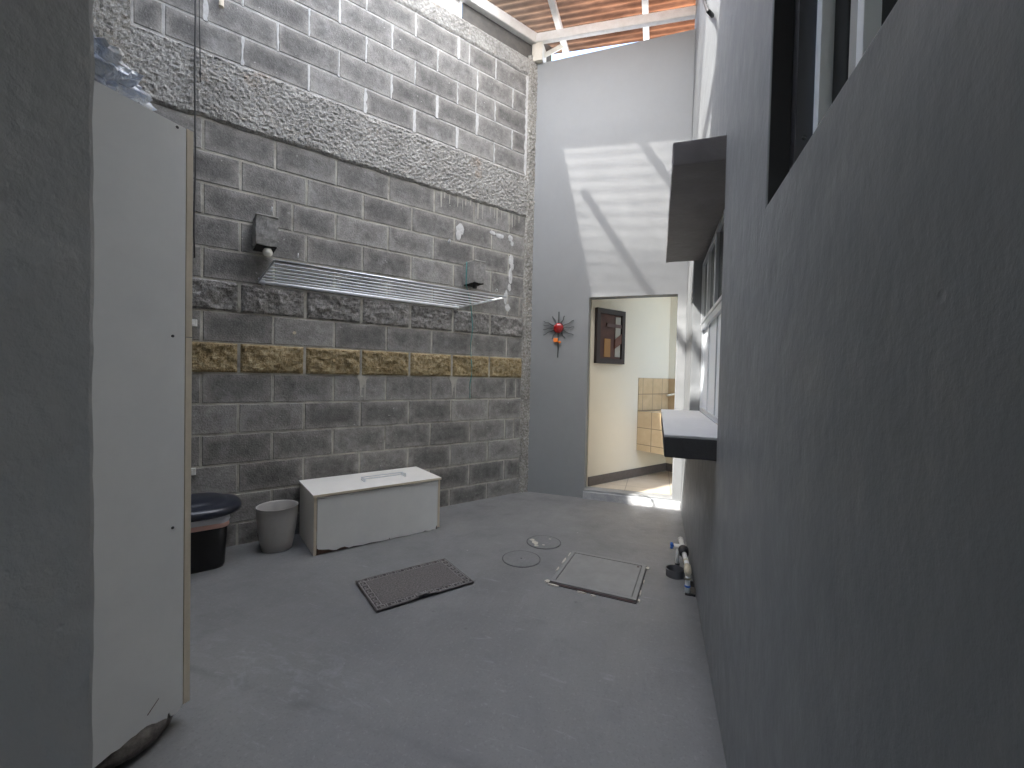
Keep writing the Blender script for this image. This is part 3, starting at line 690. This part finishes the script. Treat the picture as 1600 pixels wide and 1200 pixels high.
def beam(name, p, q, w_, h, label, mt=None, cat='beam', grp=None):
    p, q = Vector(p), Vector(q); t_ = (q-p).normalized(); a = t_.cross(Vector((0, 0, 1))).normalized()*w_/2; u = a.cross(t_).normalized()*h/2
    if u.z < 0: u = -u
    b = new(); loft(b, [[P+a+u, P-a+u, P-a-u, P+a-u] for P in (p, q)])
    bmesh.ops.bevel(b, geom=b.edges[:], offset=.004, segments=2, affect='EDGES')
    o = link(name, b, mt or M_metalw); return tag(o, label, cat, grp)
pA = BLOC+DX*-.8+NB*.014; pB = BLOC+DX*2.74+NB*.014
beam('roof_beam', (pA.x, pA.y, 4.50), (pB.x, pB.y, 4.50), .085, .10, 'white steel roof beam running above the block wall')
beam('roof_beam', (-1.25, 4.10, 4.50), (XR-.004, 4.10, 4.40), .05, .085, 'white steel roof beam crossing in front of the end wall top')
RG = 'white rafters under the corrugated roof'
for x, lab in ((-1.84, 'white rafter nearest the block wall'), (-1.02, 'white rafter at middle of the roof, left of the other visible one'), (-.20, 'white rafter closest to the house wall')):
    zz = 4.70-.075*(x+1.2)-.045
    y1 = 4.56 if x > -1.5 else 3.05
    beam('roof_rafter', (x, 1.15, zz), (x, y1, zz), .055, .06, lab, grp=RG, cat='rafter')
for s, lab in ((1.83, 'pale steel post on top of the block wall under the roof beam'),):
    b = new(); box(b, -.04, .04, -.03, .03, 4.306, 4.449, .003); tag(blink('roof_post', b, M_metalw, s, -.035, 0), lab, 'post')
b = new(); box(b, -1.262, -1.155, 4.085, 4.24, 4.279, 4.455, .004); tag(link('corner_post', b, M_bracket), 'cream steel corner post where roof beams meet the end wall', 'post')
beam('roof_brace', (-1.18, 4.16, 4.36), (-1.05, 4.42, 4.62), .05, .04, 'short cream brace in the roof corner above end wall', M_bracket, 'brace')
b = new(); box(b, 1.90, 2.95, .0, .02, 4.306, 4.56); tag(blink('roof_flashing', b, speck('dark_zinc', (.11, .105, .10), (.16, .15, .135), .7, 12, .3)), 'dark grey flashing strip between the block wall top and roof beam', 'flashing')

# ------------------------------------------------------------------ tall cabinet
cb = thing('tall_cabinet', 'tall white cabinet seen from its torn hardboard back, beside the left partition', 'cabinet', (-1.45, .99, .068))
H = 1.878
random.seed(5)
b = new()      # back panel with a torn lower edge, in the plane x = 0 (local), y from -.70 to -.024
tops = [(-.70, H-.002), (-.026, H-.002)]
low = [(-.026, .006), (-.036, -.006), (-.050, -.012), (-.062, -.010), (-.066, .006), (-.070, .004), (-.074, -.012), (-.10, -.010), (-.14, .0), (-.146, .012), (-.150, .0), (-.17, -.004), (-.22, .002), (-.26, -.006), (-.33, .0), (-.42, -.004), (-.55, .003), (-.70, 0)]
prism(b, tops+low, -.004, 0.0, 'x'); link('back_panel', b, M_board, cb)
b = new(); box(b, -.45, -.001, -.0225, -.003, 1.212, H); link('side_panel', b, M_edge, cb)
b = new(); box(b, -.45, -.001, -.0225, -.003, .0, 1.209); link('side_panel', b, M_edge, cb)
b = new(); box(b, -.45, -.005, -.70, -.024, H-.018, H-.003); link('top_panel', b, M_melamine, cb)
b = new(); box(b, -.45, -.005, -.70, -.024, .02, .036); link('bottom_panel', b, M_chip, cb)
b = new(); box(b, -.468, -.451, -.70, -.003, .0, H); link('door', b, M_melamine, cb)
b = new(); box(b, -.45, -.005, -.72, -.701, .0, H); link('side_panel', b, M_edge, cb)
for y, z in ((-.053, 1.870-.004), (-.063, 1.210), (-.060, .6)):
    b = new(); lathe(b, [(0, .0015), (.0045, .001), (.0045, -.001)], seg=10); o = link('nail', b, M_screw, cb); o.location = (.0005, y, z); o.rotation_euler.y = R(90)
b = new(); prism(b, [(-.13, .045), (-.098, .075), (-.0965, .074), (-.128, .043)], .0002, .0008, 'x'); link('scratch', b, M_chip, cb)
# stone under it
b = new(); bmesh.ops.create_icosphere(b, subdivisions=4, radius=1)
for v in b.verts:
    n_ = 1+.09*noise.fractal(v.co*1.5, 1, 2, 4); v.co = Vector((v.co.x*.085*n_, v.co.y*.115*n_, max(-.045, v.co.z*.050*n_)))
o = link('black_stone', b, M_stone, smooth=True, loc=(-1.512, .845, .0445)); tag(o, 'dark rounded stone propping up the corner of the tall cabinet', 'stone')
b = new(); bmesh.ops.create_icosphere(b, subdivisions=3, radius=1)
for v in b.verts:
    n_ = 1+.16*noise.fractal(v.co*1.7+Vector((5, 0, 0)), 1, 2, 4); v.co = Vector((v.co.x*.09*n_, v.co.y*.12*n_, max(-.045, v.co.z*.050*n_)))
# plastic bag on top
b = new(); bmesh.ops.create_icosphere(b, subdivisions=5, radius=1)
for v in b.verts:
    q = v.co.copy(); a = abs(noise.noise(q*2.6))+.6*abs(noise.noise(q*5.5+Vector((3, 1, 2))))+.3*abs(noise.noise(q*12))
    n_ = .80+.42*a
    v.co = Vector((q.x*.15*n_, q.y*.235*n_, max(-.045, q.z*.135*n_)))
Mb = mat('clear_plastic_bag', (.62, .72, .88), .16, trans=.25, coat=.6); n = N(Mb)
n.base(n.ramp(n.noise(7, 6, .7, dist=1.5), [(.35, (.50, .62, .88)), (.5, (.82, .87, .93)), (.62, (.94, .92, .88))])); n.bump(n.noise(16, 5, .6, dist=1.0), .8, .02)
tag(link('plastic_bag', b, Mb, loc=(-1.605, .695, 1.996)), 'crumpled bluish clear plastic bag on top of the tall cabinet', 'plastic bag')

# ------------------------------------------------------------------ white chest against the wall (block frame)
CL, CH, CD = .889, .392, .445
ch = bthing('storage_chest', 'low white chest made of a laid down cabinet with silver handle on top', 'chest', .631, .462, 0)
t_ = .017
b = new(); box(b, 0, t_, 0, CD-.01, .0, CH-.019); link('side_panel', b, M_melamine, ch)
b = new(); box(b, .0, t_, -.0015, -.0002, .0, CH-.019); link('edge_strip', b, M_edge, ch)
b = new(); box(b, CL-t_, CL, 0, CD-.01, .012, CH-.019); link('side_panel', b, M_melamine, ch)
b = new(); box(b, CL-t_, CL, -.0015, -.0002, .012, CH-.019); link('edge_strip', b, M_edge, ch)
b = new(); low = [(CL-.020, .03), (CL-.028, .024), (CL-.034, .0), (CL-.06, .004), (CL-.085, -.002), (CL-.12, .008), (CL-.14, .002), (.62, .001), (.56, .004), (.50, .003), (.497, .018), (.492, .003), (.44, .002), (.36, .008), (.31, .004), (.25, .010), (.22, .006), (.19, .020), (.165, .018), (.14, .010), (.12, .012), (.09, .024), (.055, .030), (.03, .036), (.020, .045)]
prism(b, [(.020, CH-.024), (CL-.020, CH-.024)]+low, -.004, -.0005, 'y'); link('front_panel', b, M_board, ch)
b = new(); box(b, .018, CL-.018, .004, .012, .001, .06); link('inner_board', b, M_chip, ch)
b = new(); box(b, .018, CL-.018, CD-.012, CD-.006, .001, CH-.02); link('back_board', b, M_chip, ch)
b = new(); box(b, -.008, CL+.004, -.012, CD-.004, CH-.018, CH, .002); lid = link('lid', b, M_melamine, ch)
b = new(); box(b, -.008, CL+.004, -.0135, -.0125, CH-.0165, CH-.002); link('lid_edge', b, M_edge, lid)
b = new(); hx0, hx1 = .36, .68
box(b, hx0, hx1, .150, .157, CH+.018, CH+.025, .002); box(b, hx0, hx0+.014, .150, .215, CH+.0003, CH+.0175, .001); box(b, hx1-.014, hx1, .150, .215, CH+.0003, CH+.0175, .001); box(b, hx0, hx1, .208, .215, CH+.018, CH+.025, .002)
link('handle', b, M_alum, lid)

# ------------------------------------------------------------------ bucket and rubbish bin
bk = tag(link('waste_bucket', (lambda b: (lathe(b, [(0, .006), (.078, .006), (.083, .0), (.088, .004), (.100, .06), (.112, .14), (.119, .21), (.1225, .283), (.1245, .2855), (.1215, .286), (.119, .280), (.115, .21), (.107, .14), (.095, .06), (.08, .02), (0, .018)], seg=56), b)[1])(new()), M_bucket, smooth=True, loc=(-2.352, 2.152, 0)), 'empty taupe plastic waste bucket between the black bin and white chest', 'bucket')
bn = bthing('rubbish_bin', 'black plastic rubbish bin with large dark lid and pink bag rim beside cabinet', 'bin', -.05, .20, 0)
def rrect(w_, d, r, z, n_=6, cx=0, cy=0):
    pts = []
    for (sx, sy, a0) in ((1, 1, 0), (-1, 1, 90), (-1, -1, 180), (1, -1, 270)):
        for k in range(n_+1):
            a = R(a0+90*k/n_); pts.append((cx+sx*(w_/2-r)+r*math.cos(a), cy+sy*(d/2-r)+r*math.sin(a), z))
    return pts
b = new(); loft(b, [rrect(.43, .275, .05, .0), rrect(.445, .285, .05, .02), rrect(.47, .30, .05, .29)]); link('body', b, M_black, bn, True)
b = new(); loft(b, [rrect(.476, .306, .05, .244), rrect(.486, .318, .05, .252), rrect(.484, .316, .05, .268), rrect(.474, .304, .05, .275)], caps=False); link('bag_rim', b, M_bagp, bn, True)
b = new(); R1 = [rrect(.478, .308, .05, .268+.0), rrect(.492, .324, .05, .285), rrect(.486, .318, .05, .305), rrect(.47, .30, .05, .325)]
loft(b, R1, caps=False)
for v in b.verts: v.co += noise.noise_vector(v.co*25)*.008
link('bag_top', b, M_bagw, bn, True)
b = new(); loft(b, [rrect(.52, .36, .13, .312), rrect(.60, .42, .17, .322), rrect(.618, .432, .18, .335), rrect(.615, .43, .18, .352), rrect(.58, .40, .17, .368), rrect(.50, .33, .14, .380), rrect(.47, .30, .12, .382), rrect(.45, .28, .12, .392), rrect(.38, .22, .1, .405), rrect(.2, .1, .04, .411)])
link('lid', b, M_lid, bn, True)

# ------------------------------------------------------------------ door mat
mt = thing('door_mat', 'brown rubber backed door mat with a Greek key border lying on the floor', 'mat', (-1.257, 2.072, .0045), R(54.3))
ML, MW = .552, .372
b = new(); nL, nW = 46, 30
def mz(x, y):   # slight ripple, a lifted spot on the near long side
    lift = .016*math.exp(-((x+.02)/.045)**2-((y+MW/2)/.03)**2); return .0015*noise.noise(Vector((x*8, y*8, 2)))+lift
for z, rev in ((.0, 1), (.0055, 0)):
    G = [[b.verts.new((-ML/2+ML*i/nL, -MW/2+MW*j/nW, z+mz(-ML/2+ML*i/nL, -MW/2+MW*j/nW))) for j in range(nW+1)] for i in range(nL+1)]
    for i in range(nL):
        for j in range(nW): b.faces.new((G[i][j], G[i+1][j], G[i+1][j+1], G[i][j+1]))
M_mat = speck('mat_pile', (.075, .068, .065), (.20, .185, .178), .95, 120, .9)
M_mat2 = speck('mat_border', (.055, .048, .046), (.08, .07, .067), .9, 90, .5)
M_key = speck('mat_key', (.27, .255, .25), (.20, .185, .18), .9, 120, .5)
o = link('mat_base', b, M_mat2, mt)
b = new(); iw = .048
n1, n2 = 40, 24; G = [[b.verts.new((x, y, .0085+mz(x, y)+.001*random.random())) for y in [-(MW/2-iw)+(MW-2*iw)*j/n2 for j in range(n2+1)]] for x in [-(ML/2-iw)+(ML-2*iw)*i/n1 for i in range(n1+1)]]
for i in range(n1):
    for j in range(n2): b.faces.new((G[i][j], G[i+1][j], G[i+1][j+1], G[i][j+1]))
link('pile_field', b, M_mat, mt)
b = new()
def strip(p, q, w_=.0046):
    x0_, x1_ = sorted((p[0], q[0])); y0_, y1_ = sorted((p[1], q[1]))
    zc = mz((x0_+x1_)/2, (y0_+y1_)/2); box(b, x0_-w_/2, x1_+w_/2, y0_-w_/2, y1_+w_/2, zc+.004, zc+.0085+random.random()*.0004)
unit = [(0, 0), (0, 1), (.8, 1), (.8, .35), (.42, .35), (.42, .62)]
def keyline(o_, ux_, uy_, n_, u, hgt):
    for i in range(n_):
        bx = o_[0]+ux_[0]*u*i, o_[1]+ux_[1]*u*i
        P = [(bx[0]+ux_[0]*a*u+uy_[0]*c*hgt, bx[1]+ux_[1]*a*u+uy_[1]*c*hgt) for a, c in unit]
        for p, q in zip(P[:-1], P[1:]): strip(p, q)
        strip((bx[0], bx[1]), (bx[0]+ux_[0]*u, bx[1]+ux_[1]*u))
e = .010; kh = .033
nl, nw_ = 10, 7
keyline((-ML/2+e, -MW/2+e), (1, 0), (0, 1), nl, (ML-2*e)/nl, kh); keyline((ML/2-e, MW/2-e), (-1, 0), (0, -1), nl, (ML-2*e)/nl, kh)
keyline((ML/2-e, -MW/2+e+.03), (0, 1), (-1, 0), nw_-1, (MW-2*e-.06)/(nw_-1), kh); keyline((-ML/2+e, MW/2-e-.03), (0, -1), (1, 0), nw_-1, (MW-2*e-.06)/(nw_-1), kh)
link('key_border', b, M_key, mt)

# ------------------------------------------------------------------ inspection cover, drain discs
mh = thing('inspection_cover', 'square grey painted inspection cover in the floor with red-brown chipped front edge', 'manhole cover', (-.290, 2.563, 0), R(-5.2))
A = .238; B_ = .232
b = new(); box(b, -A-.004, A+.004, -B_-.016, B_+.004, -.02, .0045)
link('pit_rim', b, M_pit, mh)
b = new()
for (x0, x1, y0, y1) in ((-A, A, B_-.024, B_), (-A, A, -B_, -B_+.024), (-A, -A+.024, -B_+.024, B_-.024), (A-.024, A, -B_+.024, B_-.024)): box(b, x0, x1, y0, y1, -.01, .014, .0015)
M_cover = speck('painted_cover', (.21, .21, .205), (.26, .26, .255), .5, 8, .15)
link('cover_frame', b, M_cover, mh)
b = new(); box(b, -A+.0275, A-.0275, -B_+.0265, B_-.0275, -.01, .0125, .002); link('cover_plate', b, M_cover, mh)
b = new(); pts = [(-A+.01, -B_-.0015)]+[(-A+.02+.44*i/14, -B_-.006-.010*abs(noise.noise(Vector((i*.9, 3, 0))))*2) for i in range(15)]+[(A-.005, -B_-.0015)]
prism(b, pts, -.01, .0055); link('red_edge', b, M_redrust, mh)
b = new()
random.seed(3)
def chip(cx, cy, w_, h, seed, z=.0062):
    n_ = 12; vs_ = []
    for k in range(n_):
        a = 2*math.pi*k/n_; r_ = 1+.5*noise.noise(Vector((math.cos(a)*1.4, math.sin(a)*1.4, seed)))
        vs_.append((cx+w_/2*math.cos(a)*r_, cy+h/2*math.sin(a)*r_))
    return vs_, z
def chips(lst, name, par, k, z):
    for i, (cx, cy, w_, h) in enumerate(lst):
        vs_, _ = chip(cx, cy, w_, h, i*k+1); b_ = new(); prism(b_, vs_, -.01, z); link(name, b_, M_chipw, par)
chips([(-.255, -.225, .03, .03), (-.21, -.252, .06, .012), (-.05, -.262, .05, .012), (.02, -.265, .03, .01), (-.25, -.05, .010, .06), (-.25, .08, .012, .09), (-.245, .19, .010, .07), (-.08, .242, .05, .006), (.246, .21, .02, .03), (.247, .02, .006, .05), (.246, -.12, .008, .06), (.25, -.21, .012, .03)], 'paint_chip', mh, 1.7, .0058)
b = new(); lathe(b, [(0, .0143), (.006, .0143), (.006, .010)], (A-.045, B_-.05, 0), 12); link('rust_spot', b, M_redrust, mh)
def disc(cx, cy, r_, label, cat='drain cover'):
    t = thing('drain_cover', label, cat, (cx, cy, 0), 0, 'round painted drain covers in the floor')
    b = new(); lathe(b, [(0, .0052), (r_-.006, .0052), (r_-.003, .0046), (r_-.003, -.01)], seg=48); link('cover_disc', b, M_floor, t, False)
    b = new(); lathe(b, [(r_-.0028, .004), (r_+.0035, .0042), (r_+.0035, -.01), (r_-.0028, -.01), (r_-.0028, .004)], seg=48, sx=1, sy=1); link('dark_ring', b, speck('groove_dirt', (.07, .07, .07), (.16, .16, .16), .9, 14, .3), t); return t
t = disc(-.795, 2.592, .120, 'round painted drain cover with a small centre hole, nearer the mat')
b = new(); lathe(b, [(0, .0056), (.005, .0056), (.005, .003)], seg=12); link('centre_hole', b, M_hole, t)
t = disc(-.730, 2.912, .118, 'round painted drain cover with cream chipped paint, farther from the mat')
b = new()
chips([(-.085, .005, .035, .035), (-.055, -.035, .05, .035), (-.04, -.055, .03, .03), (-.03, -.085, .03, .02), (.03, .065, .018, .012), (.012, -.055, .02, .014), (-.065, -.015, .03, .02)], 'paint_chip', t, 2.1, .0064)

# ------------------------------------------------------------------ pipe fittings at the foot of the house wall
pf = thing('pipe_fitting', 'white plastic water pipe with blue valve handle rising from the floor by the house wall', 'water pipe', (.188, 2.52, 0))
b = new(); tube(b, [(0, 0, .0), (0, 0, .095)], .0135, 14); link('riser', b, M_pvc, pf, True)
b = new(); tube(b, [(0, 0, .035), (0, 0, .044)], .0155, 14); link('blue_band', b, M_blue, pf, True)
b = new(); tube(b, [(0, -.0, .078), (0, .0, .112), (0, .012, .126), (0, .05, .128)], [.0185, .0195, .0195, .0185], 14); link('elbow', b, M_pvcdirty, pf, True)
b = new(); tube(b, [(0, .045, .128), (-.008, .30, .122)], .0135, 14); link('pipe_run', b, M_pvc, pf, True)
b = new(); tube(b, [(-.003, .11, .127), (-.0035, .125, .127)], .0158, 14); link('pipe_ring', b, M_pvcdirty, pf, True)
b = new(); tube(b, [(-.0065, .235, .124), (-.0067, .245, .124), (-.0068, .265, .124), (-.007, .275, .124), (-.0075, .30, .123), (-.008, .31, .122)], [.024, .028, .028, .024, .030, .028], 18); link('black_coupling', b, M_rubber, pf, True)
b = new(); tube(b, [(-.009, .31, .123), (-.014, .47, .12)], .0145, 14); tube(b, [(-.014, .468, .12), (-.0145, .49, .12)], .017, 14); link('end_pipe', b, M_pvc, pf, True)
b = new(); tube(b, [(-.035, .36, .118), (-.037, .36, .0)], .011, 12); tube(b, [(-.012, .36, .118), (-.06, .36, .118)], .0145, 12); link('valve_body', b, M_pvc, pf, True)
b = new(); tube(b, [(-.058, .36, .118), (-.072, .36, .118)], .007, 10)
for k in range(5):
    a = 2*math.pi*k/5; tube(b, [(-.074, .36, .118), (-.074, .36+.020*math.cos(a), .118+.020*math.sin(a))], [.008, .0085], 8)
link('valve_handle', b, M_blue, pf, True)
b = new(); lathe(b, [(.0145, .0), (.0145, .012), (.0, .012)], (-.036, .36, 0), 12); link('foot_collar', b, M_rubber, pf)
b = new(); lathe(b, [(.050, .0), (.052, .045), (.048, .045), (.046, .004), (0, .004)], seg=28); tag(link('pipe_collar', b, M_greypipe, smooth=False, loc=(.130, 2.712, .001)), 'short open grey pipe stub standing beside the white water pipe', 'pipe stub')
b = new(); prism(b, [(-.02, -.035), (.032, -.035), (.034, .14), (.0, .15), (-.018, .03)], -.02, .0048); o = link('floor_hole', b, M_hole, loc=(.195, 2.525, 0)); tag(o, 'dark broken hole in the floor where the white pipe goes down', 'hole')
b = new(); prism(b, [(.004, -.022), (.036, -.020), (.036, .05), (.006, .055)], -.02, .012); link('cement_plug', b, speck('old_cement', (.22, .2, .17), (.14, .13, .11), .95, 30, .6), o)
